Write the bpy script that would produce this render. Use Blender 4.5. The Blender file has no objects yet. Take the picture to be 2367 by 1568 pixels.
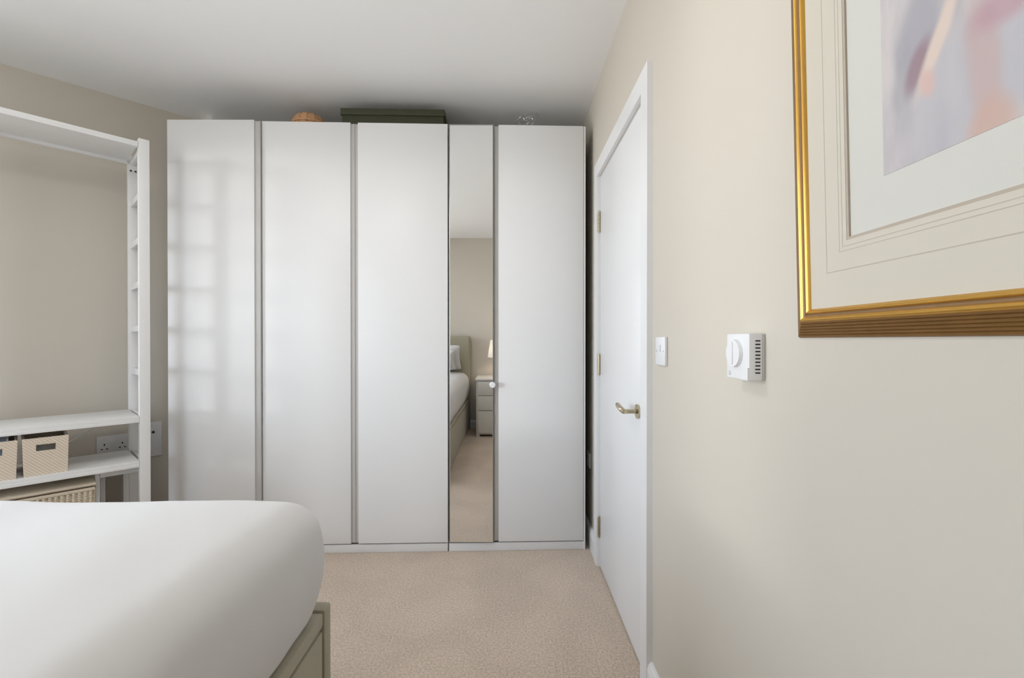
import bpy, bmesh, math, random
from mathutils import Vector, Matrix, noise as mnoise
random.seed(7)
PI = math.pi
scene = bpy.context.scene
COL = scene.collection

# ------------------------------------------------------------------ camera
CAM_H = 1.17
cam_d = bpy.data.cameras.new('camera')
cam_d.sensor_width = 36.0
cam_d.lens = 16.0
cam_d.shift_x = 0.0036
cam_d.shift_y = 0.0035
cam_d.clip_start = 0.02
cam = bpy.data.objects.new('camera', cam_d)
COL.objects.link(cam)
cam.location = (0, 0, CAM_H)
cam.rotation_euler = (PI / 2 - 0.005, 0, 0)
scene.camera = cam

# ------------------------------------------------------------------ sky
world = bpy.data.worlds.new('overcast_sky')
scene.world = world
world.use_nodes = True
wn = world.node_tree.nodes; wl = world.node_tree.links
wn.clear()
w_out = wn.new('ShaderNodeOutputWorld'); w_bg = wn.new('ShaderNodeBackground')
w_tc = wn.new('ShaderNodeTexCoord'); w_sep = wn.new('ShaderNodeSeparateXYZ'); w_ramp = wn.new('ShaderNodeValToRGB')
wl.new(w_tc.outputs['Generated'], w_sep.inputs[0])
w_map = wn.new('ShaderNodeMapRange')
w_map.inputs[1].default_value = -1; w_map.inputs[2].default_value = 1
wl.new(w_sep.outputs['Z'], w_map.inputs[0]); wl.new(w_map.outputs[0], w_ramp.inputs[0])
cr = w_ramp.color_ramp
cr.elements[0].position = 0.44; cr.elements[0].color = (0.80, 0.79, 0.77, 1)
cr.elements[1].position = 0.53; cr.elements[1].color = (0.82, 0.93, 1.08, 1)
wl.new(w_ramp.outputs[0], w_bg.inputs['Color'])
w_bg.inputs['Strength'].default_value = 9.0
wl.new(w_bg.outputs[0], w_out.inputs[0])

# ------------------------------------------------------------------ low hazy sun through the window on the left
sun_d = bpy.data.lights.new('hazy_sun', 'SUN'); sun_d.energy = 0.58; sun_d.angle = math.radians(4.0); sun_d.color = (1.0, 0.98, 0.95)
sun = bpy.data.objects.new('hazy_sun', sun_d); COL.objects.link(sun)
sun.location = (-6, 0, 2.2)
sun.rotation_euler = Vector((0.82, 0.57, -0.035)).to_track_quat('-Z', 'Z').to_euler()

# ------------------------------------------------------------------ exposure
vs = scene.view_settings
vs.view_transform = 'Standard'; vs.look = 'None'; vs.gamma = 1.0; vs.use_curve_mapping = False
vs.exposure = -0.08

# ------------------------------------------------------------------ room layout
WALL_R = 0.475            # right wall plane
CEIL = 2.53
Y_HEAD = -1.05            # headboard wall plane
X_WIN = -3.10             # window wall plane
S2 = math.sqrt(0.5)
W0 = Vector((-1.955, 2.775, 0))     # a point on the angled left wall
U = Vector((S2, S2, 0)); V = Vector((S2, -S2, 0))
def uv(u, v, z=0.0): return W0 + U * u + V * v + Vector((0, 0, z))
ANG = PI / 4
# windows (opening sizes)
WIN_B = dict(y0=0.0, y1=1.58, z0=0.10, z1=2.32)           # in the window wall, past the left edge of the view
WIN_FILL = dict(x0=-3.02, x1=-2.12, z0=0.72, z1=2.32)         # added for fill daylight: unseen, in the headboard wall left of the bed

def portal(name, centre, normal, w, h):
    d = bpy.data.lights.new(name, 'AREA'); d.shape = 'RECTANGLE'; d.size = w; d.size_y = h
    d.cycles.is_portal = True
    o = bpy.data.objects.new(name, d); COL.objects.link(o)
    o.location = centre
    o.rotation_euler = Vector(normal).to_track_quat('-Z', 'Z').to_euler()
portal('daylight_portal', (X_WIN - 0.10, (WIN_B['y0'] + WIN_B['y1']) / 2, (WIN_B['z0'] + WIN_B['z1']) / 2), (1, 0, 0),
       WIN_B['y1'] - WIN_B['y0'], WIN_B['z1'] - WIN_B['z0'])
portal('daylight_portal', ((WIN_FILL['x0'] + WIN_FILL['x1']) / 2, Y_HEAD - 0.10, (WIN_FILL['z0'] + WIN_FILL['z1']) / 2), (0, 1, 0),
       WIN_FILL['x1'] - WIN_FILL['x0'], WIN_FILL['z1'] - WIN_FILL['z0'])

# ------------------------------------------------------------------ materials
def srgb(r, g, b):
    f = lambda c: (c / 255 / 12.92) if c / 255 <= 0.04045 else ((c / 255 + 0.055) / 1.055) ** 2.4
    return (f(r), f(g), f(b), 1)

def mat(name, col, rough=0.5, metal=0.0, vary=0.04, vscale=6.0, bump=0.0, bscale=80.0, coat=0.0, spec=0.5, sheen=0.0, bdist=0.002, detail=4.0):
    m = bpy.data.materials.new(name); m.use_nodes = True
    n = m.node_tree.nodes; l = m.node_tree.links
    b = n['Principled BSDF']
    b.inputs['Roughness'].default_value = rough; b.inputs['Metallic'].default_value = metal
    b.inputs['Coat Weight'].default_value = coat; b.inputs['Coat Roughness'].default_value = 0.08
    b.inputs['Specular IOR Level'].default_value = spec
    if sheen: b.inputs['Sheen Weight'].default_value = sheen
    tc = n.new('ShaderNodeTexCoord')
    nz = n.new('ShaderNodeTexNoise'); nz.inputs['Scale'].default_value = vscale; nz.inputs['Detail'].default_value = detail
    l.new(tc.outputs['Object'], nz.inputs['Vector'])
    mx = n.new('ShaderNodeMix'); mx.data_type = 'RGBA'
    mx.inputs['A'].default_value = tuple(c * (1 - vary) for c in col[:3]) + (1,)
    mx.inputs['B'].default_value = tuple(c * (1 + vary) for c in col[:3]) + (1,)
    l.new(nz.outputs['Fac'], mx.inputs['Factor']); l.new(mx.outputs['Result'], b.inputs['Base Color'])
    if bump:
        nb = n.new('ShaderNodeTexNoise'); nb.inputs['Scale'].default_value = bscale; nb.inputs['Detail'].default_value = 3
        l.new(tc.outputs['Object'], nb.inputs['Vector'])
        bp = n.new('ShaderNodeBump'); bp.inputs['Strength'].default_value = bump; bp.inputs['Distance'].default_value = bdist
        l.new(nb.outputs['Fac'], bp.inputs['Height']); l.new(bp.outputs[0], b.inputs['Normal'])
    return m

M = {}
M['cream'] = mat('cream_wall_paint', (0.63, 0.58, 0.505, 1), 0.75, vary=0.02, vscale=1.5, bump=0.12, bscale=160, bdist=0.0006)
M['ceil'] = mat('ceiling_paint', (0.92, 0.92, 0.92, 1), 0.85, vary=0.015, vscale=1.0, bump=0.08, bscale=120, bdist=0.0006)
M['white'] = mat('white_gloss_paint', (0.84, 0.84, 0.845, 1), 0.30, vary=0.01, vscale=3, bump=0.05, bscale=25, bdist=0.0006)
M['white_satin'] = mat('white_satin_wood', (0.84, 0.84, 0.835, 1), 0.45, vary=0.02, vscale=9, bump=0.06, bscale=60, bdist=0.0005)
M['foil'] = mat('gloss_white_foil', (0.79, 0.79, 0.795, 1), 0.38, vary=0.008, vscale=2.0, bump=0.10, bscale=3.2, bdist=0.004, coat=0.0)
M['carcass'] = mat('white_carcass_board', (0.74, 0.74, 0.74, 1), 0.5, vary=0.02)
M['grip'] = mat('beige_grey_grip_profile', srgb(190, 187, 184), 0.45, metal=0.0, vary=0.02)
M['alu'] = mat('brushed_grey_aluminium', srgb(150, 150, 150), 0.35, metal=0.8, vary=0.04, vscale=40)
M['mirror'] = mat('silvered_mirror', (0.90, 0.905, 0.90, 1), 0.0, metal=1.0, vary=0.0)
M['plastic'] = mat('white_switch_plastic', (0.80, 0.80, 0.81, 1), 0.35, vary=0.01)
M['plastic_grey'] = mat('grey_white_plastic', srgb(205, 206, 205), 0.45, vary=0.02)
M['dark'] = mat('black_slot', (0.02, 0.02, 0.02, 1), 0.6, vary=0.1)
M['nickel'] = mat('warm_satin_nickel', srgb(190, 178, 150), 0.22, metal=1.0, vary=0.06, vscale=60)
M['brass'] = mat('polished_brass_hinge', srgb(178, 166, 138), 0.3, metal=1.0, vary=0.2, vscale=60)
M['duvet'] = mat('white_cotton', (0.68, 0.675, 0.67, 1), 0.85, vary=0.01, vscale=3, bump=0.10, bscale=350, sheen=0.15, bdist=0.0006)
M['taupe'] = mat('olive_taupe_upholstery', srgb(164, 158, 138), 0.9, vary=0.08, vscale=90, bump=0.3, bscale=700, sheen=0.2, bdist=0.0008)
M['box'] = mat('dark_olive_card', srgb(62, 64, 44), 0.65, vary=0.06, vscale=20, bump=0.1, bscale=300)
M['terracotta'] = mat('orange_brown_wicker', srgb(212, 166, 124), 0.7, vary=0.15, vscale=60, bump=0.4, bscale=180)
M['crystal'] = mat('silver_wire', srgb(215, 215, 215), 0.15, metal=0.9, vary=0.15, vscale=60)
M['paper'] = mat('grey_white_paper', srgb(205, 205, 200), 0.8, vary=0.05, vscale=30)
M['blue'] = mat('pale_blue_card', srgb(176, 190, 204), 0.7, vary=0.05, vscale=20)
M['charcoal'] = mat('charcoal_cloth', srgb(70, 68, 64), 0.9, vary=0.15, vscale=60, bump=0.3, bscale=400)
M['drawer'] = mat('pale_grey_paint', srgb(214, 211, 204), 0.5, vary=0.02)
M['shade'] = mat('white_lampshade_fabric', (0.82, 0.81, 0.79, 1), 0.85, vary=0.02, vscale=80, bump=0.1, bscale=500)
def see_through(m, amount):
    n = m.node_tree.nodes; l = m.node_tree.links
    tr = n.new('ShaderNodeBsdfTranslucent'); tr.inputs[0].default_value = (0.85, 0.82, 0.76, 1)
    mx = n.new('ShaderNodeMixShader'); mx.inputs[0].default_value = amount
    l.new(n['Principled BSDF'].outputs[0], mx.inputs[1]); l.new(tr.outputs[0], mx.inputs[2])
    l.new(mx.outputs[0], n['Material Output'].inputs['Surface'])
see_through(M['shade'], 0.35)
M['mount'] = mat('cream_mount_board', srgb(210, 203, 189), 0.85, vary=0.015, vscale=20)
M['paperboard'] = mat('ivory_art_paper', srgb(212, 210, 203), 0.85, vary=0.015, vscale=12)
M['line'] = mat('faint_ruled_ink', srgb(190, 181, 166), 0.85, vary=0.03)
M['bevel'] = mat('mount_bevel_core', srgb(186, 174, 158), 0.8, vary=0.03)
M['gilt_dark'] = mat('brown_gilt_side', srgb(140, 104, 58), 0.42, metal=0.6, vary=0.15, vscale=50)
M['gilt'] = mat('bright_gilt', srgb(214, 168, 84), 0.26, metal=0.85, vary=0.06, vscale=40)
M['gilt_groove'] = mat('dull_gilt_groove', srgb(150, 118, 82), 0.4, metal=0.5, vary=0.1, vscale=50)

def carpet():
    m = mat('beige_loop_carpet', srgb(217, 197, 177), 0.95, vary=0.6, vscale=120, bump=0.9, bscale=420, sheen=0.25, bdist=0.004, detail=6)
    n = m.node_tree.nodes; l = m.node_tree.links
    b = n['Principled BSDF']
    old = b.inputs['Base Color'].links[0].from_socket
    tc = n.new('ShaderNodeTexCoord')
    big = n.new('ShaderNodeTexNoise'); big.inputs['Scale'].default_value = 2.6; big.inputs['Detail'].default_value = 5; big.inputs['Distortion'].default_value = 0.8
    l.new(tc.outputs['Object'], big.inputs['Vector'])
    rm = n.new('ShaderNodeMapRange'); rm.inputs[1].default_value = 0.35; rm.inputs[2].default_value = 0.65
    rm.inputs[3].default_value = 0.92; rm.inputs[4].default_value = 1.05
    l.new(big.outputs['Fac'], rm.inputs[0])
    mx = n.new('ShaderNodeMix'); mx.data_type = 'RGBA'; mx.blend_type = 'MULTIPLY'; mx.inputs['Factor'].default_value = 1
    l.new(old, mx.inputs['A']); l.new(rm.outputs[0], mx.inputs['B'])
    l.new(mx.outputs['Result'], b.inputs['Base Color'])
    return m
M['carpet'] = carpet()

def weave(name, col, axis_rot, scale, dark=0.72, strength=0.6):
    m = bpy.data.materials.new(name); m.use_nodes = True
    n = m.node_tree.nodes; l = m.node_tree.links; b = n['Principled BSDF']
    b.inputs['Roughness'].default_value = 0.85
    tc = n.new('ShaderNodeTexCoord'); mp = n.new('ShaderNodeMapping'); mp.inputs['Rotation'].default_value = axis_rot
    l.new(tc.outputs['Object'], mp.inputs[0])
    wv = n.new('ShaderNodeTexWave'); wv.inputs['Scale'].default_value = scale; wv.inputs['Distortion'].default_value = 1.0
    wv.inputs['Detail'].default_value = 2; wv.inputs['Detail Scale'].default_value = 3
    l.new(mp.outputs[0], wv.inputs['Vector'])
    mx = n.new('ShaderNodeMix'); mx.data_type = 'RGBA'
    mx.inputs['A'].default_value = tuple(c * dark for c in col[:3]) + (1,); mx.inputs['B'].default_value = col
    l.new(wv.outputs['Fac'], mx.inputs['Factor']); l.new(mx.outputs['Result'], b.inputs['Base Color'])
    bp = n.new('ShaderNodeBump'); bp.inputs['Strength'].default_value = strength; bp.inputs['Distance'].default_value = 0.003
    l.new(wv.outputs['Fac'], bp.inputs['Height']); l.new(bp.outputs[0], b.inputs['Normal'])
    return m
M['basket'] = weave('diagonal_seagrass_weave', srgb(240, 224, 204), (0, math.radians(45), 0), 32, 0.78)
M['wicker'] = weave('banded_wicker_weave', srgb(236, 222, 200), (0, math.radians(90), 0), 38, 0.7)

def artwork():
    """soft pastel smears, no figure: blurred mauve, grey and peach patches on grey paper"""
    m = bpy.data.materials.new('soft_pastel_smears'); m.use_nodes = True
    n = m.node_tree.nodes; l = m.node_tree.links; b = n['Principled BSDF']
    b.inputs['Roughness'].default_value = 0.9
    tc = n.new('ShaderNodeTexCoord')
    # streaky distortion
    mp = n.new('ShaderNodeMapping'); mp.inputs['Rotation'].default_value = (0, math.radians(-25), 0); mp.inputs['Scale'].default_value = (1, 9, 3)
    l.new(tc.outputs['Object'], mp.inputs[0])
    nz = n.new('ShaderNodeTexNoise'); nz.inputs['Scale'].default_value = 3.0; nz.inputs['Detail'].default_value = 3
    l.new(mp.outputs[0], nz.inputs['Vector'])
    rp = n.new('ShaderNodeValToRGB'); e = rp.color_ramp.elements
    e[0].position = 0.25; e[0].color = srgb(168, 166, 170)
    e[1].position = 0.75; e[1].color = srgb(212, 204, 198)
    x = e.new(0.42); x.color = srgb(190, 184, 186)
    x = e.new(0.6); x.color = srgb(204, 198, 198)
    l.new(nz.outputs['Fac'], rp.inputs[0])
    cur = rp.outputs[0]
    n2 = n.new('ShaderNodeTexNoise'); n2.inputs['Scale'].default_value = 9; n2.inputs['Detail'].default_value = 2
    l.new(tc.outputs['Object'], n2.inputs['Vector'])
    off = n.new('ShaderNodeVectorMath'); off.operation = 'SCALE'; off.inputs['Scale'].default_value = 0.022
    l.new(n2.outputs['Color'], off.inputs[0])
    pos = n.new('ShaderNodeVectorMath'); pos.operation = 'ADD'
    l.new(tc.outputs['Object'], pos.inputs[0]); l.new(off.outputs[0], pos.inputs[1])
    def blob(cy, cz, ry, rz, rot, col, amount):
        nonlocal cur
        sub = n.new('ShaderNodeVectorMath'); sub.operation = 'SUBTRACT'; sub.inputs[1].default_value = (0, cy - 0.019 + 0.011, cz + 0.011)
        l.new(pos.outputs[0], sub.inputs[0])
        q = n.new('ShaderNodeMapping'); q.inputs['Rotation'].default_value = (rot, 0, 0)
        l.new(sub.outputs[0], q.inputs[0])
        sc = n.new('ShaderNodeVectorMath'); sc.operation = 'MULTIPLY'; sc.inputs[1].default_value = (0, 1 / ry, 1 / rz)
        l.new(q.outputs[0], sc.inputs[0])
        ln = n.new('ShaderNodeVectorMath'); ln.operation = 'LENGTH'; l.new(sc.outputs[0], ln.inputs[0])
        r = n.new('ShaderNodeMapRange'); r.interpolation_type = 'SMOOTHSTEP'
        r.inputs[1].default_value = 0.35; r.inputs[2].default_value = 1.0; r.inputs[3].default_value = amount; r.inputs[4].default_value = 0
        l.new(ln.outputs['Value'], r.inputs[0])
        mx = n.new('ShaderNodeMix'); mx.data_type = 'RGBA'
        l.new(r.outputs[0], mx.inputs['Factor']); l.new(cur, mx.inputs['A']); mx.inputs['B'].default_value = col
        cur = mx.outputs['Result']
    # positions in picture-local (y, z) metres, origin at the picture's lower far corner on the wall
    for a in ART_BLOBS: blob(*a)
    l.new(cur, b.inputs['Base Color'])
    return m
ART_BLOBS = [
    (-0.243, 0.245, 0.085, 0.10, 0.0, srgb(190, 187, 192), 0.7),
    (-0.212, 0.345, 0.034, 0.085, -0.2, srgb(166, 164, 172), 0.75),
    (-0.300, 0.250, 0.050, 0.070, 0.0, srgb(188, 186, 192), 0.8),
    (-0.276, 0.270, 0.022, 0.095, 0.1, srgb(196, 172, 168), 0.75),
    (-0.286, 0.203, 0.030, 0.045, 0.1, srgb(204, 172, 158), 0.8),
    (-0.300, 0.312, 0.050, 0.030, 0.2, srgb(186, 152, 162), 0.8),
    (-0.208, 0.306, 0.016, 0.040, -0.4, srgb(156, 130, 138), 0.85),
    (-0.232, 0.320, 0.0125, 0.075, -0.49, srgb(220, 202, 190), 1.0),
    (-0.218, 0.280, 0.012, 0.022, 0.2, srgb(214, 184, 176), 0.9),
    (-0.45, 0.50, 0.16, 0.14, 0.0, srgb(206, 186, 188), 0.6),
    (-0.30, 0.58, 0.12, 0.12, 0.0, srgb(176, 174, 180), 0.5),
]
M['art'] = artwork()

def thin_glass(name):
    m = bpy.data.materials.new(name); m.use_nodes = True
    n = m.node_tree.nodes; l = m.node_tree.links; n.clear()
    out = n.new('ShaderNodeOutputMaterial'); t = n.new('ShaderNodeBsdfTransparent'); g = n.new('ShaderNodeBsdfGlossy'); mx = n.new('ShaderNodeMixShader')
    t.inputs[0].default_value = (0.97, 0.98, 0.975, 1); g.inputs['Roughness'].default_value = 0.0
    fr = n.new('ShaderNodeFresnel'); fr.inputs[0].default_value = 1.45
    l.new(fr.outputs[0], mx.inputs[0]); l.new(t.outputs[0], mx.inputs[1]); l.new(g.outputs[0], mx.inputs[2]); l.new(mx.outputs[0], out.inputs[0])
    return m
M['glass'] = thin_glass('clear_pane')

# ------------------------------------------------------------------ mesh helpers
def box(bm, x0, x1, y0, y1, z0, z1, bev=0.0, seg=2):
    r = bmesh.ops.create_cube(bm, size=1.0)
    vs_ = r['verts']
    for v in vs_:
        v.co = Vector((x0 + (v.co.x + .5) * (x1 - x0), y0 + (v.co.y + .5) * (y1 - y0), z0 + (v.co.z + .5) * (z1 - z0)))
    if bev > 0:
        es = list({e for v in vs_ for e in v.link_edges})
        bmesh.ops.bevel(bm, geom=es, offset=bev, segments=seg, profile=0.6, affect='EDGES', clamp_overlap=True)

def cyl(bm, p0, p1, r, n=16, r2=None, cap=True):
    p0 = Vector(p0); p1 = Vector(p1); d = p1 - p0
    q = d.to_track_quat('Z', 'Y').to_matrix().to_4x4()
    bmesh.ops.create_cone(bm, cap_ends=cap, cap_tris=False, segments=n, radius1=r, radius2=r if r2 is None else r2, depth=d.length,
                          matrix=Matrix.Translation((p0 + p1) / 2) @ q)

def tube(bm, pts, rad, n=10, close=False):
    """round tube through points; rad scalar or list"""
    pts = [Vector(p) for p in pts]; k = len(pts)
    rings = []
    up = Vector((0, 0, 1))
    for i, p in enumerate(pts):
        a = pts[(i - 1) % k] if (close or i > 0) else p
        b = pts[(i + 1) % k] if (close or i < k - 1) else p
        t = (b - a).normalized()
        s = t.cross(up)
        if s.length < 1e-3: s = t.cross(Vector((0, 1, 0)))
        s.normalize(); w = s.cross(t)
        r = rad[i] if isinstance(rad, (list, tuple)) else rad
        rings.append([bm.verts.new(p + s * (r * math.cos(2 * PI * j / n)) + w * (r * math.sin(2 * PI * j / n))) for j in range(n)])
    m = k if close else k - 1
    for i in range(m):
        A = rings[i]; B = rings[(i + 1) % k]
        for j in range(n):
            bm.faces.new((A[j], A[(j + 1) % n], B[(j + 1) % n], B[j]))
    if not close:
        bm.faces.new(rings[0][::-1]); bm.faces.new(rings[-1])

def lathe(bm, prof, n=32, centre=(0, 0, 0)):
    c = Vector(centre); rings = []
    for r, z in prof:
        rings.append([bm.verts.new(c + Vector((r * math.cos(2 * PI * j / n), r * math.sin(2 * PI * j / n), z))) for j in range(n)])
    for i in range(len(rings) - 1):
        for j in range(n):
            bm.faces.new((rings[i][j], rings[i][(j + 1) % n], rings[i + 1][(j + 1) % n], rings[i + 1][j]))
    return rings

def finish(name, bm, m, parent=None, smooth=False, loc=None, rotz=None, angle=35):
    bmesh.ops.recalc_face_normals(bm, faces=bm.faces)
    me = bpy.data.meshes.new(name); bm.to_mesh(me); bm.free()
    me.materials.append(m)
    if smooth:
        me.polygons.foreach_set('use_smooth', [True] * len(me.polygons))
        if angle: me.set_sharp_from_angle(angle=math.radians(angle))
    o = bpy.data.objects.new(name, me); COL.objects.link(o)
    if parent: o.parent = parent
    if loc is not None: o.location = loc
    if rotz is not None: o.rotation_euler[2] = rotz
    return o

def B(name, x0, x1, y0, y1, z0, z1, m, parent=None, bev=0.002, loc=None, rotz=None):
    bm = bmesh.new(); box(bm, x0, x1, y0, y1, z0, z1, bev)
    return finish(name, bm, m, parent, bev > 0, loc, rotz, 40)

def clone(o, parent=None, loc=None):
    c = o.copy(); COL.objects.link(c); c.parent = parent
    if loc is not None: c.location = loc
    return c

def tag(o, label, cat, group=None):
    o['label'] = label; o['category'] = cat
    if group: o['group'] = group
    return o

def thing(name, label, cat, loc=(0, 0, 0), rotz=0.0, group=None):
    o = bpy.data.objects.new(name, None); COL.objects.link(o)
    o.empty_display_size = 0.1
    o.location = loc; o.rotation_euler[2] = rotz
    return tag(o, label, cat, group)

def struct(o, label=None):
    o['kind'] = 'structure'
    if label: o['label'] = label
    return o

# ------------------------------------------------------------------ the setting
T = 0.14   # wall thickness
bm = bmesh.new(); box(bm, X_WIN - T, WALL_R + 1.3, Y_HEAD - T, 3.1, -0.08, 0.0)
struct(finish('floor', bm, M['carpet']), 'beige fitted carpet')
bm = bmesh.new(); box(bm, X_WIN - T, WALL_R + T, Y_HEAD - T, 3.1, CEIL, CEIL + 0.08)
struct(finish('ceiling', bm, M['ceil']), 'plain white painted ceiling')

def wall(name, p0, length, rot, side, hole=None, label=None):
    """wall along local +x from p0; room side at local y=0; thickness towards side*T; hole = (x0,x1,z0,z1)"""
    bm = bmesh.new(); ya, yb = sorted((0, side * T))
    if hole is None: box(bm, 0, length, ya, yb, 0, CEIL)
    else:
        a, b, c, d = hole
        box(bm, 0, a, ya, yb, 0, CEIL); box(bm, b, length, ya, yb, 0, CEIL)
        if c > 0: box(bm, a, b, ya, yb, 0, c)
        box(bm, a, b, ya, yb, d, CEIL)
    return struct(finish(name, bm, M['cream'], loc=p0, rotz=rot), label)

DOOR = dict(y0=1.567, y1=2.343, top=2.013)
# right wall runs along +Y: local x -> world y (rot 90deg), local y -> world -x, so thickness side = -1
wall('wall_right', (WALL_R, Y_HEAD - T, 0), 3.1 - Y_HEAD + T, PI / 2, -1,
     (DOOR['y0'] - Y_HEAD + T, DOOR['y1'] - Y_HEAD + T, 0, DOOR['top']), 'cream painted wall with the door and the picture')
KW = 0.033; TH = math.atan(KW)          # the wardrobe run and its wall stand 1.9 degrees off square
BACK0 = Vector((-1.88, 2.458 + 0.405 - KW * 0.041, 0))
wall('wall_back', BACK0, 2.40, TH, 1, None, 'cream wall behind the wardrobes')
U_END = -((W0.x - X_WIN) / S2)
U_BACK = 0.105
wall('wall_left', uv(U_END, 0), U_BACK - U_END, ANG, 1, None, 'cream angled wall behind the white shelving')
yc = uv(U_END, 0).y
wall('wall_window', (X_WIN, Y_HEAD - T, 0), yc - Y_HEAD + T, PI / 2, 1,
     (WIN_B['y0'] - Y_HEAD + T, WIN_B['y1'] - Y_HEAD + T, WIN_B['z0'], WIN_B['z1']), 'cream wall with the large window')
wall('wall_headboard', (X_WIN, Y_HEAD, 0), WALL_R - X_WIN, 0, -1,
     (WIN_FILL['x0'] - X_WIN, WIN_FILL['x1'] - X_WIN, WIN_FILL['z0'], WIN_FILL['z1']), 'cream wall behind the bed headboard')

def window(name, p0, rot, w, z0, z1, cols, label):
    root = bpy.data.objects.new(name, None); COL.objects.link(root)
    root.location = p0; root.rotation_euler[2] = rot; struct(root, label)
    bm = bmesh.new(); f = 0.055; ya, yb = 0.05, 0.10
    box(bm, 0, f, ya, yb, z0, z1); box(bm, w - f, w, ya, yb, z0, z1)
    box(bm, f, w - f, ya, yb, z0, z0 + f); box(bm, f, w - f, ya, yb, z1 - f, z1)
    finish('window_frame', bm, M['white'], root)
    for i in range(1, cols):
        x = w * i / cols
        B('mullion', x - 0.03, x + 0.03, ya, yb, z0 + f, z1 - f, M['white'], root, 0.003)
    for i in range(cols):
        xa = w * i / cols + (f if i == 0 else 0.03); xb = w * (i + 1) / cols - (f if i == cols - 1 else 0.03)
        bm = bmesh.new(); y = 0.075
        bm.faces.new([bm.verts.new(p) for p in ((xa, y, z0 + f), (xb, y, z0 + f), (xb, y, z1 - f), (xa, y, z1 - f))])
        finish('pane', bm, M['glass'], root)
    B('window_sill', -0.04, w + 0.04, -0.06, 0.05, z0 - 0.03, z0, M['white'], root, 0.004)
window('window_1', (X_WIN, WIN_B['y0'], 0), PI / 2, WIN_B['y1'] - WIN_B['y0'], WIN_B['z0'], WIN_B['z1'], 2, 'white framed window beyond the shelving, past the left edge of the view')
window('added_fill_window', (WIN_FILL['x1'], Y_HEAD, 0), PI, WIN_FILL['x1'] - WIN_FILL['x0'], WIN_FILL['z0'], WIN_FILL['z1'], 1, 'added white framed window for fill daylight beside the headboard, unseen behind the camera')

def skirting(name, p0, length, rot, side, label):
    """moulded board along local +x, standing out from the wall towards side"""
    prof = [(0, 0), (0.018, 0), (0.018, 0.085), (0.014, 0.095), (0.012, 0.102), (0.007, 0.108), (0, 0.110)]
    bm = bmesh.new(); A = [bm.verts.new((0, side * y, z)) for y, z in prof]; C = [bm.verts.new((length, side * y, z)) for y, z in prof]
    n = len(prof)
    for i in range(n): bm.faces.new((A[i], A[(i + 1) % n], C[(i + 1) % n], C[i]))
    bm.faces.new(A); bm.faces.new(C)
    return struct(finish(name, bm, M['white'], None, False, p0, rot), label)
AR0, AR1 = 1.495, 2.415      # outer edges of the architrave
skirting('baseboard_right', (WALL_R, Y_HEAD, 0), AR0 - Y_HEAD, PI / 2, 1, 'white skirting board on the right wall')
skirting('baseboard_corner', (WALL_R, AR1, 0), 2.90 - AR1, PI / 2, 1, 'short white skirting board between door and wardrobe')
skirting('baseboard_left', uv(U_END + 0.02, 0), -U_END - 0.0, ANG, -1, 'white skirting board on the angled wall')
skirting('baseboard_window', (X_WIN, Y_HEAD, 0), yc - Y_HEAD - 0.02, PI / 2, -1, 'white skirting board under the large window')
skirting('baseboard_headboard', (X_WIN, Y_HEAD, 0), WALL_R - X_WIN, 0, 1, 'white skirting board behind the bed')

# door: leaf, hinges, lever handle
door = bpy.data.objects.new('door_1', None); COL.objects.link(door)
door.location = (WALL_R, 0, 0); struct(door, 'plain white flush door with a lever handle')
bm = bmesh.new(); box(bm, -0.002, 0.040, DOOR['y0'] + 0.004, DOOR['y1'] - 0.003, 0.006, DOOR['top'] - 0.004, 0.002)
finish('door_leaf', bm, M['white'], door, True)
bm = bmesh.new()   # stop behind the leaf closes the opening all round
box(bm, 0.041, 0.10, DOOR['y0'], DOOR['y1'], 0, DOOR['top'])
finish('door_stop', bm, M['white'], door)
for z in (1.78, 1.045, 0.205):
    bm = bmesh.new()
    for k in range(5):
        za = z - 0.05 + k * 0.0202
        cyl(bm, (-0.0075, DOOR['y1'], za), (-0.0075, DOOR['y1'], za + 0.0186), 0.0062, 12)
    cyl(bm, (-0.0075, DOOR['y1'], z - 0.055), (-0.0075, DOOR['y1'], z + 0.056), 0.0036, 8)
    h = finish('hinge', bm, M['brass'], door, True); h['label'] = 'brass butt hinge knuckle'
hy, hz = 1.650, 0.912
bm = bmesh.new(); cyl(bm, (-0.010, hy, hz), (-0.0015, hy, hz), 0.026, 28, 0.024)
hr = finish('handle_rose', bm, M['nickel'], door, True)
bm = bmesh.new(); cyl(bm, (-0.010, hy, hz), (-0.056, hy, hz), 0.0085, 18)
finish('handle_neck', bm, M['nickel'], hr, True)
bm = bmesh.new()
tube(bm, [(-0.052, hy - 0.010, hz - 0.001), (-0.056, hy, hz), (-0.058, hy + 0.03, hz + 0.004), (-0.058, hy + 0.065, hz + 0.009), (-0.055, hy + 0.095, hz + 0.011), (-0.046, hy + 0.112, hz + 0.010)],
     [0.007, 0.0095, 0.0105, 0.010, 0.009, 0.006], 14)
finish('handle_lever', bm, M['nickel'], hr, True)

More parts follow.
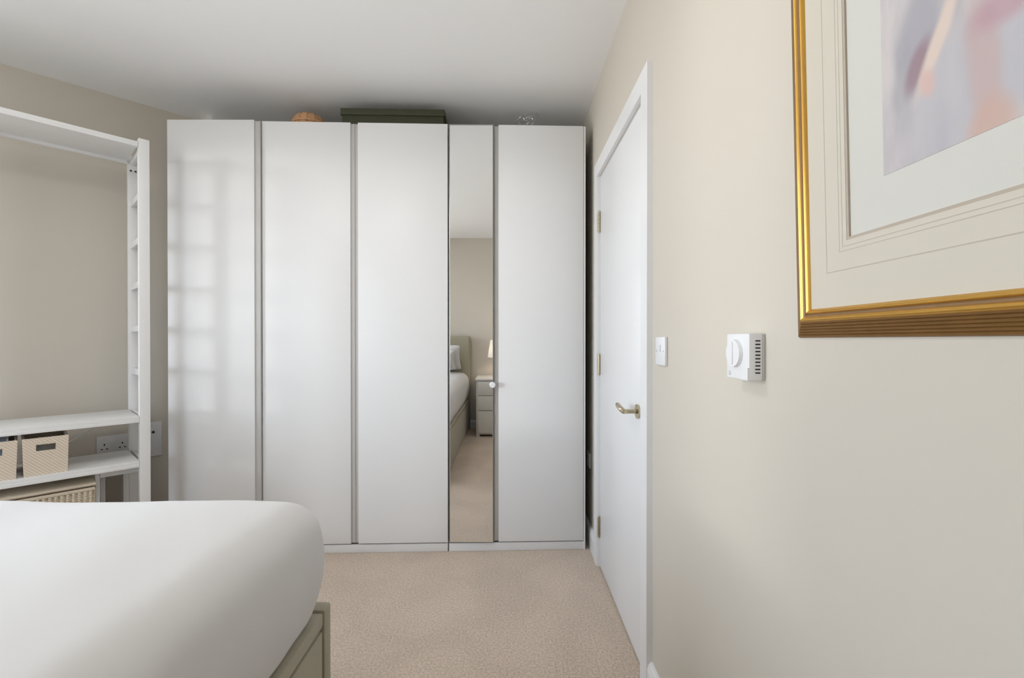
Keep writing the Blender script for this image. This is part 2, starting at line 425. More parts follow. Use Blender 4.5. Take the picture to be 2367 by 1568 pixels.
# architrave
def architrave():
    bm = bmesh.new(); w0, w1 = -0.020, 0.0; top = 2.088
    y0i, y1i, ti = DOOR['y0'] + 0.001, DOOR['y1'] + 0.006, DOOR['top'] + 0.003
    # mitred head and legs: outer and inner outlines, raised field with a rounded back edge
    def piece(quad):
        a = [bm.verts.new((w0, y, z)) for y, z in quad]; b = [bm.verts.new((w1, y, z)) for y, z in quad]
        bm.faces.new(a); bm.faces.new(b)
        for i in range(4): bm.faces.new((a[i], a[(i + 1) % 4], b[(i + 1) % 4], b[i]))
    piece([(AR0, 0), (y0i, 0), (y0i, ti), (AR0, top)])
    piece([(y1i, 0), (AR1, 0), (AR1, top), (y1i, ti)])
    piece([(AR0, top), (y0i, ti), (y1i, ti), (AR1, top)])
    return struct(finish('trim_1', bm, M['white'], None, False, (WALL_R, 0, 0)), 'white architrave around the door')
architrave()

# ------------------------------------------------------------------ wardrobes
WH = 2.36; PL = 0.050; DEP = 0.35; DT = 0.018
WL = Vector((-1.839, 2.458, 0))
def along(t, d=0.0): return WL + Vector((math.cos(TH) * t - math.sin(TH) * d, math.sin(TH) * t + math.cos(TH) * d, 0))

def wardrobe(t0, t1, label):
    w = thing('wardrobe', label, 'wardrobe', along(t0), TH, 'row of tall white wardrobes')
    L = t1 - t0 - 0.001; y0 = DT + 0.003; y1 = y0 + DEP; top = WH - 0.001
    bm = bmesh.new(); s = 0.018
    box(bm, 0, s, y0, y1, 0, top); box(bm, L - s, L, y0, y1, 0, top)
    box(bm, s, L - s, y0, y1, top - s, top); box(bm, s, L - s, y0, y1, PL, PL + s); box(bm, s, L - s, y1 - 0.006, y1, PL + s, top - s)
    finish('carcass', bm, M['carcass'], w)
    B('plinth', 0.002, L - 0.002, 0.006, 0.024, 0.001, PL - 0.004, M['foil'], w, 0.001)
    return w

def leaf(w, x0, x1, hinge_left, rot=0.0, grip=None, m=None, z0=PL + 0.003, z1=WH):
    """door panel; local origin on the hinge edge; grip = side that carries the recessed finger strip"""
    hx = x0 if hinge_left else x1
    a, b = x0 - hx, x1 - hx
    bm = bmesh.new(); box(bm, a, b, 0, DT, z0, z1, 0.0015)
    d = finish('door_panel', bm, m or M['foil'], w, True, (hx, 0, 0), rot)
    if grip:
        ga, gb = (b - 0.0005, b + grip) if grip > 0 else (a + grip, a + 0.0005)
        bm = bmesh.new(); box(bm, ga, gb, 0.006, DT + 0.001, z0 + 0.004, z1 - 0.006)
        e = gb if grip > 0 else ga
        box(bm, e - 0.0022, e + 0.0022, 0.0025, DT + 0.001, z0 + 0.004, z1 - 0.006)
        finish('finger_grip', bm, M['grip'], d)
    return d

w1 = wardrobe(0.0, 0.499, 'tall single-door white wardrobe next to the open shelving')
leaf(w1, 0.0, 0.468, True, -0.030, grip=0.029)
w2 = wardrobe(0.500, 1.508, 'tall two-door white wardrobe in the middle, under the olive box')
leaf(w2, 0.002, 0.477, True, 0.0, grip=0.018)
leaf(w2, 0.517, 1.006, False, 0.0, grip=-0.019)
w3 = wardrobe(1.510, 2.271, 'tall white wardrobe with a narrow mirror door beside the room door')
md = leaf(w3, 0.003, 0.250, True, -0.0325, m=M['alu'])
bm = bmesh.new(); box(bm, 0.0055, 0.2415, -0.0035, 0.001, PL + 0.006, WH - 0.008, 0.0008, 1)
finish('mirror_glass', bm, M['mirror'], md, False)
bm = bmesh.new(); cyl(bm, (0.2405, -0.003, 0.925), (0.2405, -0.015, 0.925), 0.008, 16); cyl(bm, (0.2405, -0.015, 0.925), (0.2405, -0.026, 0.925), 0.017, 20, 0.014)
kn = finish('knob', bm, M['plastic'], md, True); kn['label'] = 'small white round knob'
leaf(w3, 0.276, 0.748, False, 0.0, grip=-0.022)
B('cover_side', 0.750, 0.760, 0.001, 0.30, 0.0, WH - 0.002, M['foil'], w3, 0.001)

# things on top of the wardrobes
p = along(0.905, 0.07)
gb_ = thing('storage_box', 'dark olive lidded storage box on top of the middle wardrobe', 'box', (p.x, p.y, WH - 0.0005), TH)
B('box_base', 0.004, 0.571, 0.004, 0.27, 0.0, 0.080, M['box'], gb_, 0.003)
B('lid', -0.004, 0.579, -0.004, 0.276, 0.076, 0.113, M['box'], gb_, 0.004)
p = along(0.690, 0.17)
bb = thing('wicker_bowl', 'upturned orange-brown woven bowl on top of the middle wardrobe', 'bowl', (p.x, p.y, WH - 0.0005))
bm = bmesh.new(); n = 28
prof = [(0.084, 0.0), (0.090, 0.02), (0.090, 0.045), (0.085, 0.07), (0.072, 0.092), (0.05, 0.104), (0.02, 0.108), (0.0005, 0.1085)]
lathe(bm, prof, n); o_ = finish('bowl_shell', bm, M['terracotta'], bb, True, angle=60)
for zr, rr in ((0.012, 0.090), (0.034, 0.0925), (0.056, 0.0905), (0.078, 0.0815), (0.095, 0.066)):
    bm = bmesh.new(); tube(bm, [(rr * math.cos(2 * PI * k / 28), rr * math.sin(2 * PI * k / 28), zr + 0.0022 * math.sin(k * PI)) for k in range(28)], 0.0075, 6, True)
    finish('coil', bm, M['terracotta'], bb, True)
for k in range(14):
    a = 2 * PI * k / 14
    bm = bmesh.new(); tube(bm, [(r * 1.045 * math.cos(a), r * 1.045 * math.sin(a), z + 0.004) for r, z in prof[1:7]], 0.0038, 5)
    finish('stake', bm, M['terracotta'], bb, True)
p = along(1.955, 0.18)
wo = thing('wire_ornament', 'small silver wire ornament on top of the mirror-door wardrobe', 'ornament', (p.x, p.y, WH - 0.0005))
for k in range(7):
    a = k * 2.4; rr = 0.024 + 0.006 * (k % 3)
    c = Vector((0.045 * math.cos(a) * (0.4 + 0.1 * k), 0.02 * math.sin(a), 0.105 + 0.008 * math.sin(a * 1.7) + 0.02 * (k % 2)))
    ax = Vector((math.sin(a * 1.3), math.cos(a), 0.5 * math.sin(a * 2))).normalized()
    s = ax.orthogonal().normalized(); t_ = ax.cross(s)
    bm = bmesh.new(); tube(bm, [c + s * (rr * math.cos(2 * PI * j / 18)) + t_ * (rr * math.sin(2 * PI * j / 18)) for j in range(18)], 0.0017, 6, True)
    finish('wire_loop', bm, M['crystal'], wo, True)
bm = bmesh.new(); lathe(bm, [(0.0005, 0.0), (0.03, 0.0), (0.03, 0.006), (0.006, 0.01), (0.004, 0.12), (0.0005, 0.12)], 20)
finish('ornament_base', bm, M['crystal'], wo, True)

SHA = math.radians(47.4)                 # the shelving stands a little off the wall and off parallel
SU = Vector((math.cos(SHA), math.sin(SHA), 0)); SV = Vector((math.sin(SHA), -math.cos(SHA), 0)); S0 = Vector((-1.9755, 2.7676, 0))
def suv(u, v, z=0.0): return S0 + SU * u + SV * v + Vector((0, 0, z))
# ------------------------------------------------------------------ open shelving on the angled wall (local x = along wall, local -y = into room)
sh = thing('shelving_unit', 'white wooden open shelving unit with ladder ends against the angled wall', 'shelving', suv(0, 0), SHA)
UR = -0.237; PWD = 0.043; VF = 0.470; VB = 0.130; PT = 0.034; HT = 2.167; BAY = 0.83
def ladder(u1, low=0.03):
    bm = bmesh.new(); box(bm, u1 - PWD, u1, -VF, -VF + PT, 0, HT, 0.002); f = finish('front_post', bm, M['white_satin'], sh, True)
    bm = bmesh.new(); box(bm, u1 - PWD, u1, -VB - PT, -VB, 0, HT, 0.002); b = finish('back_post', bm, M['white_satin'], sh, True)
    for k in range(2):
        bm = bmesh.new(); x = u1 - PWD + 0.012 + k * 0.020
        cyl(bm, (x, -VB - PT - 0.0015, HT - 0.082), (x, -VB - PT + 0.002, HT - 0.082), 0.0048, 12)
        finish('bolt_hole', bm, M['dark'], b)
    for k in range(10):
        z = 2.128 - 0.2243 * k
        if z < low: break
        bm = bmesh.new(); box(bm, u1 - PWD / 2 - 0.011, u1 - PWD / 2 + 0.011, -VF + PT - 0.004, -VB - PT + 0.004, z - 0.016, z + 0.016, 0.003)
        finish('rung', bm, M['white_satin'], sh, True)
ladder(UR, 0.52); ladder(UR - PWD - BAY)
ua, ub = UR - PWD - BAY + 0.001, UR - PWD - 0.001
def board(ztop, thick):
    bm = bmesh.new(); box(bm, ua, ub, -VF + 0.004, -VB, ztop - 0.016, ztop, 0.0015)
    s = finish('shelf_board', bm, M['white_satin'], sh, True)
    bm = bmesh.new(); box(bm, ua, ub, -VF + 0.002, -VF + 0.024, ztop - thick, ztop - 0.0155, 0.001); finish('front_batten', bm, M['white_satin'], s, True)
    bm = bmesh.new(); box(bm, ua, ub, -VB - 0.040, -VB - 0.018, ztop - thick - 0.004, ztop - 0.0155, 0.001); finish('back_batten', bm, M['white_satin'], s, True)
board(2.150, 0.026); board(0.795, 0.031); board(0.575, 0.032)
bm = bmesh.new(); cyl(bm, (-0.335, -VB - 0.010, 0.764), (-0.640, -VB - 0.010, 0.577), 0.0036, 8)
finish('brace_rod', bm, M['white_satin'], sh, True)

# baskets on the lower shelf
SHZ = 0.5752
def small_basket(u0, u1, label, h=0.160):
    k = thing('storage_basket', label, 'basket', suv((u0 + u1) / 2, 0.456, SHZ), SHA, 'small woven baskets on the lower shelf')
    w = (u1 - u0) / 2; d = 0.26; t = 0.007; hw, h0, h1 = 0.031, 0.106, 0.136
    bm = bmesh.new()
    # slightly tapering walls, front wall with a hand slot
    box(bm, -w + .004, w - .004, 0.004, d - 0.004, 0, 0.006)
    box(bm, -w, -hw, 0, t, 0.0, h); box(bm, hw, w, 0, t, 0.0, h); box(bm, -hw, hw, 0, t, 0.0, h0); box(bm, -hw, hw, 0, t, h1, h)
    box(bm, -w, -w + t, t, d - t, 0.0, h); box(bm, w - t, w, t, d - t, 0.0, h); box(bm, -w, w, d - t, d, 0.0, h)
    bmesh.ops.remove_doubles(bm, verts=bm.verts, dist=1e-5)
    for v in bm.verts:
        s = 0.94 + 0.06 * v.co.z / h
        v.co.x *= s
    finish('basket_body', bm, M['basket'], k)
    bm = bmesh.new(); tube(bm, [(-w + .004, .004, h), (w - .004, .004, h), (w - .004, d - .004, h), (-w + .004, d - .004, h)], 0.0055, 8, True)
    finish('rim', bm, M['basket'], k, True)
    bm = bmesh.new(); tube(bm, [(-hw, 0.003, h0), (hw, 0.003, h0), (hw, 0.003, h1), (-hw, 0.003, h1)], 0.002, 6, True)
    finish('hand_slot_edge', bm, M['basket'], k, True)
    return k
small_basket(-0.677, -0.531, 'woven seagrass basket with a hand slot, nearer the ladder end')
small_basket(-0.838, -0.690, 'woven seagrass basket with a hand slot, cut by the left edge of the photo')
c = thing('folded_cloth', 'dark folded cloth with pale papers inside the right-hand small basket', 'cloth', suv(-0.606, 0.322, SHZ + 0.0065), SHA)
B('cloth_fold', -0.058, 0.058, -0.07, 0.11, 0.0, 0.10, M['charcoal'], c, 0.018)
B('paper_bundle', -0.03, 0.035, -0.075, -0.045, 0.05, 0.148, M['paper'], c, 0.004)
c = thing('blue_card_box', 'pale blue card box standing inside the left-hand small basket', 'box', suv(-0.772, 0.322, SHZ + 0.0065), SHA)
B('card_box', -0.055, 0.055, -0.10, 0.10, 0.0, 0.150, M['blue'], c, 0.003)
B('box_flap', 0.050, 0.056, -0.10, 0.10, 0.148, 0.163, M['paper'], c, 0.001)

# large wicker hamper under the shelf
hp = thing('wicker_hamper', 'wide wicker hamper with upright stakes standing under the shelves', 'hamper', suv(-1.051, 0.435, 0), SHA)
HWD, HDP, HH = 0.610, 0.30, 0.505
B('hamper_body', 0.006, HWD - 0.006, 0.006, HDP - 0.006, 0.004, HH - 0.03, M['wicker'], hp, 0.012)
stk = None
for k in range(31):
    x = 0.015 + k * (HWD - 0.03) / 30
    if stk is None:
        bm = bmesh.new(); cyl(bm, (0, 0, 0.006), (0, 0, HH - 0.035), 0.0062, 8); stk = finish('stake', bm, M['wicker'], hp, True, (x, 0.004, 0))
    else: clone(stk, hp, (x, 0.004, 0))
for k in range(16): clone(stk, hp, (HWD - 0.004, 0.018 + k * (HDP - 0.036) / 15, 0))
for z in (0.012, 0.40, HH - 0.036):
    bm = bmesh.new(); tube(bm, [(0.004, 0.004, z), (HWD - .004, 0.004, z), (HWD - .004, HDP - .004, z), (0.004, HDP - .004, z)], 0.0085, 8, True)
    finish('woven_band', bm, M['wicker'], hp, True)
ld = B('hamper_lid', -0.004, HWD + 0.004, -0.006, HDP + 0.002, HH - 0.020, HH - 0.006, M['wicker'], hp, 0.005)

# low stool under the shelf
st = thing('low_stool', 'low white stool under the shelves, right of the wicker hamper', 'stool', suv(-0.4345, 0.362, 0), SHA)
SW, SD = 0.186, 0.215
B('seat', 0, SW, 0, SD, 0.515, 0.538, M['white_satin'], st, 0.004)
B('front_apron', 0.018, SW - 0.018, 0.004, 0.016, 0.497, 0.5155, M['white_satin'], st, 0.001)
B('back_apron', 0.018, SW - 0.018, SD - 0.016, SD - 0.004, 0.497, 0.5155, M['white_satin'], st, 0.001)
for y, ins, lw in ((0.001, 0.001, 0.016), (SD - 0.025, 0.033, 0.024)):      # slim front pair, back pair further in
    for x in (ins, SW - lw - ins):
        B('leg', x, x + lw, y, y + lw, 0, 0.5155, M['white_satin'], st, 0.002)

# sockets on the angled wall
so = thing('wall_socket', 'white twin power socket on the angled wall behind the shelving', 'socket', uv(-0.335, 0, 0.585), ANG)
B('face_plate', -0.080, 0.080, -0.009, -0.0005, -0.058, 0.058, M['plastic'], so, 0.003)
for sx in (-0.038, 0.038):
    B('rocker_switch', sx + 0.012, sx + 0.030, -0.0125, -0.0085, 0.012, 0.034, M['plastic'], so, 0.001)
    for ox, oz, w_, h_ in ((-0.010, 0.010, 0.0028, 0.0048), (-0.021, -0.014, 0.0046, 0.0026), (0.001, -0.014, 0.0046, 0.0026)):
        B('pin_slot', sx + ox - w_, sx + ox + w_, -0.0096, -0.0085, oz - h_, oz + h_, M['dark'], so, 0)
mp_ = thing('media_plate', 'tall white media wall plate between shelving and wardrobe', 'wall plate', uv(-0.188, 0, 0.595), ANG)
B('face_plate', -0.058, 0.058, -0.010, -0.0005, -0.100, 0.100, M['plastic'], mp_, 0.003)
for ox, oz, r in ((0.018, 0.040, 0.0075), (0.012, 0.078, 0.004), (-0.03, 0.040, 0.0075), (0.012, -0.078, 0.004)):
    bm = bmesh.new(); cyl(bm, (ox, -0.0115, oz), (ox, -0.009, oz), r, 14); finish('port', bm, M['dark'] if r > 0.005 else M['plastic_grey'], mp_, True)

# ------------------------------------------------------------------ bed
BX1 = -0.513; BX0 = -2.035; BY1 = 1.318; BY0 = -0.93; RZ = 0.412
bed = thing('bed_frame', 'olive-taupe upholstered storage bed with a padded headboard', 'bed', (0, 0, 0))
ft = 0.048
B('footboard', BX0, BX1, BY1 - ft, BY1, 0.012, RZ + 0.002, M['taupe'], bed, 0.012)
for sx, x0, x1 in ((1, BX1 - 0.045, BX1 - 0.004), (-1, BX0 + 0.004, BX0 + 0.045)):
    B('side_top_rail', x0, x1, BY0, BY1 - ft - 0.001, 0.368, RZ - 0.004, M['taupe'], bed, 0.008)
    B('side_panel', x0, x1, BY0, BY1 - ft - 0.006, 0.02, 0.360, M['taupe'], bed, 0.007)
B('base_deck', BX0 + 0.046, BX1 - 0.046, BY0, BY1 - ft - 0.002, 0.25, 0.40, M['charcoal'], bed, 0.002)
for x in (BX0 + 0.05, BX1 - 0.10):
    for y in (BY0 + 0.1, BY1 - 0.12):
        B('foot', x, x + 0.05, y, y + 0.05, 0, 0.25, M['charcoal'], bed, 0.003)
bm = bmesh.new(); box(bm, BX0 - 0.02, BX1 + 0.015, Y_HEAD + 0.022, BY0 - 0.001, 0.0, 1.226, 0.030, 4); finish('headboard', bm, M['taupe'], bed, True)

def duvet():
    bm = bmesh.new()
    x0, x1, y0, y1, z0, z1 = BX0 + 0.045, BX1 - 0.028, BY0 + 0.004, BY1 - 0.056, 0.4095, 0.738
    nx, ny, nz = 60, 90, 16
    cx, cy = (x0 + x1) / 2, (y0 + y1) / 2
    R = 0.060
    cache = {}
    def V_(i, j, k):
        key = (i, j, k)
        if key in cache: return cache[key]
        # concentrate vertices near the edges
        f = lambda q: 0.5 - 0.5 * math.cos(PI * q) if False else q
        p = Vector((x0 + (x1 - x0) * f(i / nx), y0 + (y1 - y0) * f(j / ny), z0 + (z1 - z0) * k / nz))
        q = Vector((min(max(p.x, x0 + R), x1 - R), min(max(p.y, y0 + R), y1 - R), min(p.z, z1 - R)))
        d = p - q
        if d.length > 1e-6:
            m = max(abs(d.x), abs(d.y), abs(d.z)); p = q + d.normalized() * m
        # belly of the sides
        h = (p.z - z0) / (z1 - z0); bul = 0.041 * math.sin(PI * min(1, max(0, h * 0.95 + 0.02))) ** 0.8
        ex = (p.x - cx) / ((x1 - x0) / 2); ey = (p.y - cy) / ((y1 - y0) / 2)
        if abs(ex) > 0.9: p.x += math.copysign(bul * (abs(ex) - 0.9) / 0.1, ex)
        if ey > 0.93: p.y += bul * (ey - 0.93) / 0.07
        # soft crown and folds on top
        if h > 0.5:
            wgt = (h - 0.5) * 2
            p.z += wgt * (0.020 * (1 - abs(ex) ** 3) + 0.016 * math.exp(-((p.x + 0.86) / 0.26) ** 2)) * (1 - max(0, ey) ** 5)
            p.z += wgt * 0.012 * mnoise.noise(Vector((p.x * 2.1, p.y * 1.5, 0.3))) + wgt * 0.004 * mnoise.noise(Vector((p.x * 7 + p.y * 3, p.y * 2 - p.x, 4.0)))
        # vertical drape folds on the side
        if h < 0.85 and (abs(ex) > 0.93 or ey > 0.93):
            s = mnoise.noise(Vector((p.x * 9, p.y * 9, p.z * 2.0 + 7))) * 0.006
            if abs(ex) > 0.93: p.x += math.copysign(s, ex)
            if ey > 0.93: p.y += s
        v = bm.verts.new(p); cache[key] = v; return v
    def quad(a, b, c, d):
        try: bm.faces.new((a, b, c, d))
        except ValueError: pass
    for i in range(nx):
        for j in range(ny):
            quad(V_(i, j, nz), V_(i + 1, j, nz), V_(i + 1, j + 1, nz), V_(i, j + 1, nz))
    for k in range(nz):
        for i in range(nx):
            quad(V_(i, 0, k), V_(i + 1, 0, k), V_(i + 1, 0, k + 1), V_(i, 0, k + 1)); quad(V_(i, ny, k), V_(i + 1, ny, k), V_(i + 1, ny, k + 1), V_(i, ny, k + 1))
        for j in range(ny):
            quad(V_(0, j, k), V_(0, j + 1, k), V_(0, j + 1, k + 1), V_(0, j, k + 1)); quad(V_(nx, j, k), V_(nx, j + 1, k), V_(nx, j + 1, k + 1), V_(nx, j, k + 1))
    for i in range(nx):
        for j in range(ny):
            quad(V_(i, j, 0), V_(i, j + 1, 0), V_(i + 1, j + 1, 0), V_(i + 1, j, 0))
    o = finish('duvet', bm, M['duvet'], None, True, angle=0)
    md_ = o.modifiers.new('soft', 'SUBSURF'); md_.levels = 1; md_.render_levels = 1
    return tag(o, 'plump white cotton duvet covering the bed', 'duvet')
duvet()

def pillow(name, label, loc, rot, w=0.68, h=0.44, t=0.15):
    bm = bmesh.new(); n = 16; grid = {}
    for side in (1, -1):
        for i in range(n + 1):
            for j in range(n + 1):
                a = i / n * 2 - 1; b = j / n * 2 - 1
                edge = max(abs(a), abs(b)) >= 1 - 1e-6
                key = (i, j, 0 if edge else side)
                if key in grid: continue
                pin = 1 - 0.06 * (1 - a * a) * abs(b) ** 4 - 0.06 * (1 - b * b) * abs(a) ** 4
                th = t / 2 * ((1 - a ** 4) * (1 - b ** 4)) ** 0.55
                th *= 1 + 0.10 * mnoise.noise(Vector((a * 2, b * 2, side * 3 + loc[1])))
                grid[key] = bm.verts.new((a * w / 2 * pin, side * th, b * h / 2 * pin))
    g = lambda i, j, s: grid[(i, j, 0 if i in (0, n) or j in (0, n) else s)]
    for s in (1, -1):
        for i in range(n):
            for j in range(n):
                bm.faces.new((g(i, j, s), g(i + 1, j, s), g(i + 1, j + 1, s), g(i, j + 1, s)))
    o = finish(name, bm, M['duvet'], None, True, angle=0)
    o.location = loc; o.rotation_euler = rot
    o.modifiers.new('soft', 'SUBSURF').render_levels = 1
    return tag(o, label, 'pillow', 'white pillows against the headboard')
pillow('pillow', 'white pillow leaning on the headboard, seen in the mirror', (-0.925, -0.775, 0.950), (math.radians(-36), 0, 0), 0.68, 0.40, 0.14)
pillow('pillow', 'white pillow propped in front of the other one, seen in the mirror', (-0.955, -0.575, 0.925), (math.radians(-46), 0, 0), 0.64, 0.36, 0.13)

# bedside drawers and lamp, behind the camera, seen in the mirror
cx0, cx1, cy0, cy1 = -0.385, 0.115, Y_HEAD + 0.022, -0.47
bd = thing('bedside_drawers', 'pale grey bedside drawers beside the bed, seen in the mirror', 'drawers', ((cx0 + cx1) / 2, (cy0 + cy1) / 2, 0))
hw, hd = (cx1 - cx0) / 2, (cy1 - cy0) / 2
B('cabinet_body', -hw, hw, -hd, hd - 0.018, 0.03, 0.685, M['drawer'], bd, 0.003)
B('top', -hw - 0.012, hw + 0.012, -hd, hd + 0.012, 0.685, 0.708, M['drawer'], bd, 0.005)
for z0, z1 in ((0.505, 0.675), (0.325, 0.495), (0.05, 0.315)):
    f = B('drawer_front', -hw + 0.022, hw - 0.022, hd - 0.018, hd, z0, z1, M['drawer'], bd, 0.004)
    bm = bmesh.new(); zc = (z0 + z1) / 2; cyl(bm, (0, hd, zc), (0, hd + 0.014, zc), 0.006, 12); cyl(bm, (0, hd + 0.012, zc), (0, hd + 0.026, zc), 0.014, 18, 0.012)
    finish('knob', bm, M['nickel'], f, True)
for x in (-hw + 0.002, hw - 0.042):
    for y in (-hd + 0.002, hd - 0.06):
        B('foot', x, x + 0.04, y, y + 0.04, 0, 0.031, M['drawer'], bd, 0.002)
lp = thing('table_lamp', 'table lamp with a white tapered shade on the bedside drawers', 'lamp', (-0.125, -0.78, 0.7085))
bm = bmesh.new(); rings = lathe(bm, [(0.0005, 0.0), (0.062, 0.0), (0.064, 0.012), (0.030, 0.022), (0.016, 0.05), (0.040, 0.10), (0.046, 0.14), (0.030, 0.19), (0.010, 0.225), (0.010, 0.30), (0.0005, 0.30)], 28)
finish('lamp_base', bm, M['drawer'], lp, True)
bm = bmesh.new(); lathe(bm, [(0.135, 0.245), (0.100, 0.465), (0.0975, 0.465), (0.1325, 0.245), (0.135, 0.245)], 36)
finish('lamp_shade', bm, M['shade'], lp, True)

# ------------------------------------------------------------------ things on the right wall
def wall_thing(name, label, cat, y, z): return thing(name, label, cat, (WALL_R, y, z))
sw = wall_thing('light_switch', 'small white rocker light switch beside the door frame', 'switch', 1.398, 1.137)
B('face_plate', -0.009, -0.0005, -0.043, 0.043, -0.043, 0.043, M['plastic'], sw, 0.002)
B('rocker_switch', -0.0125, -0.0085, -0.006, 0.006, -0.002, 0.020, M['plastic'], sw, 0.001)
for y in (-0.030, 0.030):
    bm = bmesh.new(); cyl(bm, (-0.0100, y, 0.0), (-0.0085, y, 0.0), 0.0035, 12); finish('screw', bm, M['plastic_grey'], sw)
sk = wall_thing('wall_outlet', 'small white wall outlet in the gap between wardrobe and door', 'socket', 2.655, 0.475)
B('face_plate', -0.009, -0.0005, -0.043, 0.043, -0.043, 0.043, M['plastic'], sk, 0.002)
B('rocker_switch', -0.0125, -0.0085, -0.010, 0.010, -0.012, 0.012, M['plastic_grey'], sk, 0.001)

th_ = wall_thing('thermostat', 'square white room thermostat with a round dial on the cream wall', 'thermostat', 0.882, 1.139)
tw, tz, td = 0.043, 0.044, 0.031
B('casing', -td, -0.006, -tw, tw, -tz, tz, M['plastic'], th_, 0.003)
B('back_plate', -0.0065, -0.0005, -tw + 0.002, tw - 0.002, -tz + 0.001, tz - 0.001, M['plastic_grey'], th_, 0.001)
bm = bmesh.new(); cyl(bm, (-td - 0.007, 0.006, 0.006), (-td + 0.002, 0.006, 0.006), 0.026, 40, 0.028)
finish('dial', bm, M['plastic'], th_, True)
bm = bmesh.new(); box(bm, -td - 0.009, -td - 0.006, 0.004, 0.008, -0.016, 0.028, 0.001); finish('dial_ridge', bm, M['plastic'], th_, True)
bm = bmesh.new()    # raised corner panel with a curved edge
pts = [(-td - 0.001, 0.043 - 0.0855, -0.020)]
arc = [(-0.0425 + 0.030 * (1 - math.cos(a)) * 0.9, -0.020 - 0.0235 * math.sin(a)) for a in [k * PI / 2 / 10 for k in range(11)]]
va = [bm.verts.new((-td - 0.0025, y, z)) for y, z in arc] + [bm.verts.new((-td - 0.0025, -0.0425, -0.0435))]
vb = [bm.verts.new((-td + 0.002, v.co.y, v.co.z)) for v in va]
bm.faces.new(va); bm.faces.new(vb)
for i in range(len(va)): bm.faces.new((va[i], va[(i + 1) % len(va)], vb[(i + 1) % len(va)], vb[i]))
finish('corner_panel', bm, M['plastic'], th_)
bm = bmesh.new(); cyl(bm, (-td - 0.0012, 0.030, -0.034), (-td + 0.001, 0.030, -0.034), 0.0045, 16); finish('badge', bm, M['plastic_grey'], th_)
sl = None
for k in range(10):
    z = 0.030 - k * 0.0066
    B('vent_slot', -0.0195, -0.0105, -tw - 0.0006, -tw + 0.001, z - 0.0013, z + 0.0013, M['dark'], th_, 0)

# ------------------------------------------------------------------ framed picture, hanging with its top leaning off the wall
# local origin: lower far corner at the wall; picture runs to -y (towards the viewer) and up +z; faces -x
PW, PH = 0.72, 0.92
pic = thing('framed_picture', 'gilt-framed pastel picture with a wide cream mount on the right wall', 'picture', (WALL_R - 0.001, 0.740, 1.174))
pic.rotation_euler = (0, -0.025, 0)
# frame profile: (distance in from outer edge, depth out from wall) split into coloured mouldings
FW, FD = 0.036, 0.030
def moulding(name, prof, m):
    """closed profile swept round the rectangle with mitred corners"""
    bm = bmesh.new()
    corners = [(0, 0, 1, 1), (PW, 0, -1, 1), (PW, PH, -1, -1), (0, PH, 1, -1)]
    loops = []
    for cy_, cz_, sy, sz in corners:
        loops.append([bm.verts.new((-d, -(cy_ + sy * i), cz_ + sz * i)) for i, d in prof])
    n = len(prof)
    for k in range(4):
        A, Bb = loops[k], loops[(k + 1) % 4]
        for i in range(n): bm.faces.new((A[i], A[(i + 1) % n], Bb[(i + 1) % n], Bb[i]))
    return finish(name, bm, m, pic, True, angle=25)
ridged = [(0, 0.0)]
for k in range(6):                      # reeded outer slope
    i_ = 0.001 + k * 0.0041; d = 0.002 + k * 0.0020
    ridged += [(i_, d), (i_ + 0.0004, d + 0.0014), (i_ + 0.0028, d + 0.0022), (i_ + 0.0036, d + 0.0016)]
ridged += [(0.027, 0.0135), (0.027, 0.0)]
moulding('frame_side', ridged, M['gilt_dark'])
arc = lambda i0, i1, d0, h, n=7: [(i0 + (i1 - i0) * k / n, d0 + h * math.sin(PI * k / n)) for k in range(n + 1)]
moulding('frame_outer_bead', [(0.0245, 0.008)] + arc(0.0245, 0.0315, 0.0140, 0.0026) + [(0.0315, 0.008)], M['gilt'])
moulding('frame_groove', [(0.031, 0.006), (0.031, 0.0140), (0.0325, 0.0128), (0.0345, 0.0124), (0.036, 0.0130), (0.036, 0.006)], M['gilt_groove'])
moulding('frame_inner_bead', [(0.0357, 0.006)] + arc(0.0357, 0.0415, 0.0122, 0.0022) + [(0.0435, 0.0095), (0.0435, 0.006)], M['gilt'])
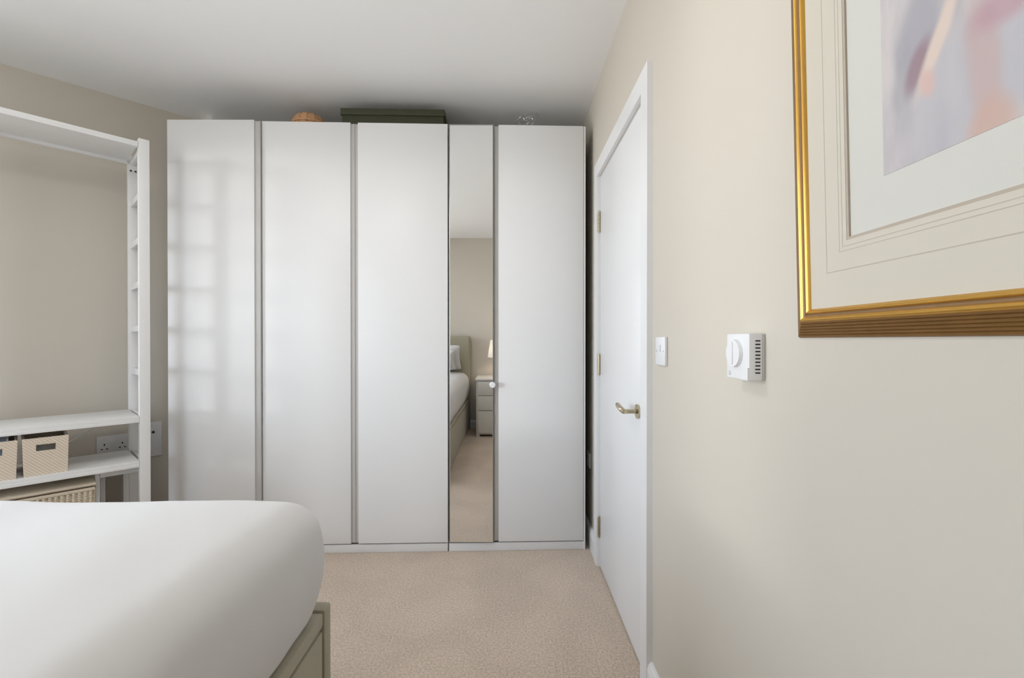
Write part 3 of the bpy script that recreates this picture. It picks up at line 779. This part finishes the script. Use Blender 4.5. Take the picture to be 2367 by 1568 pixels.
# mount board with window, ruled lines, art paper and the picture
def ring(name, a, b, d0, d1, m, parent):
    """flat rectangular ring: insets (left,bottom,right,top) outer a, inner b, between depths d0..d1"""
    bm = bmesh.new()
    def rect(q): return [(q[0], q[1]), (PW - q[2], q[1]), (PW - q[2], PH - q[3]), (q[0], PH - q[3])]
    L = []
    for q, d in ((a, d0), (a, d1), (b, d1), (b, d0)):
        L.append([bm.verts.new((-d, -y, z)) for y, z in rect(q)])
    for k in range(4):
        A, C = L[k], L[(k + 1) % 4]
        for i in range(4): bm.faces.new((A[i], A[(i + 1) % 4], C[(i + 1) % 4], C[i]))
    return finish(name, bm, m, parent)
mi = (0.118, 0.133, 0.118, 0.133)      # mount window insets
mo = ring('mount_board', (0.03, 0.03, 0.03, 0.03), mi, 0.0065, 0.0090, M['mount'], pic)
e = 0.0022
ring('mount_bevel', tuple(v - 0.0005 for v in mi), tuple(v + 0.0040 for v in mi), 0.0055, 0.0085, M['bevel'], mo)
for off in (0.040, 0.014, 0.008):
    q = tuple(v - off for v in mi); ring('ruled_line', q, tuple(v + (0.0009 if off < 0.03 else 0.0013) for v in q), 0.0089, 0.0092, M['line'], mo)
bm = bmesh.new(); box(bm, -0.0058, -0.003, -(PW - 0.04), -0.04, 0.04, PH - 0.04); finish('art_paper', bm, M['paperboard'], pic)
bm = bmesh.new(); box(bm, -0.0063, -0.0057, -(PW - 0.178), -0.178, 0.199, PH - 0.19); finish('pastel_drawing', bm, M['art'], pic)
bm = bmesh.new(); box(bm, -0.0030, -0.001, -(PW - 0.006), -0.006, 0.006, PH - 0.006); finish('backing_board', bm, M['bevel'], pic)

# the bedside lamp's bulb
bl = bpy.data.lights.new('lamp_bulb', 'POINT'); bl.energy = 2.0; bl.color = (1.0, 0.87, 0.70); bl.shadow_soft_size = 0.03
bo = bpy.data.objects.new('lamp_bulb', bl); COL.objects.link(bo); bo.parent = lp; bo.location = (0, 0, 0.345)

# added fill lamp on the ceiling, unseen above the view, brightens the lower room
cl = thing('added_fill_lamp', 'added round fill lamp on the ceiling over the bed, unseen above the view', 'lamp', (-0.95, 1.05, CEIL))
bm = bmesh.new(); lathe(bm, [(0.0005, -0.002), (0.235, -0.002), (0.235, -0.045), (0.222, -0.050), (0.222, -0.030), (0.0005, -0.030)], 48)
finish('fill_lamp_housing', bm, M['white_satin'], cl, True)
ad = bpy.data.lights.new('added_fill_light', 'AREA'); ad.shape = 'DISK'; ad.size = 0.42; ad.energy = 9.0; ad.color = (1.0, 0.975, 0.95)
ao = bpy.data.objects.new('added_fill_light', ad); COL.objects.link(ao); ao.parent = cl; ao.location = (0, 0, -0.048)
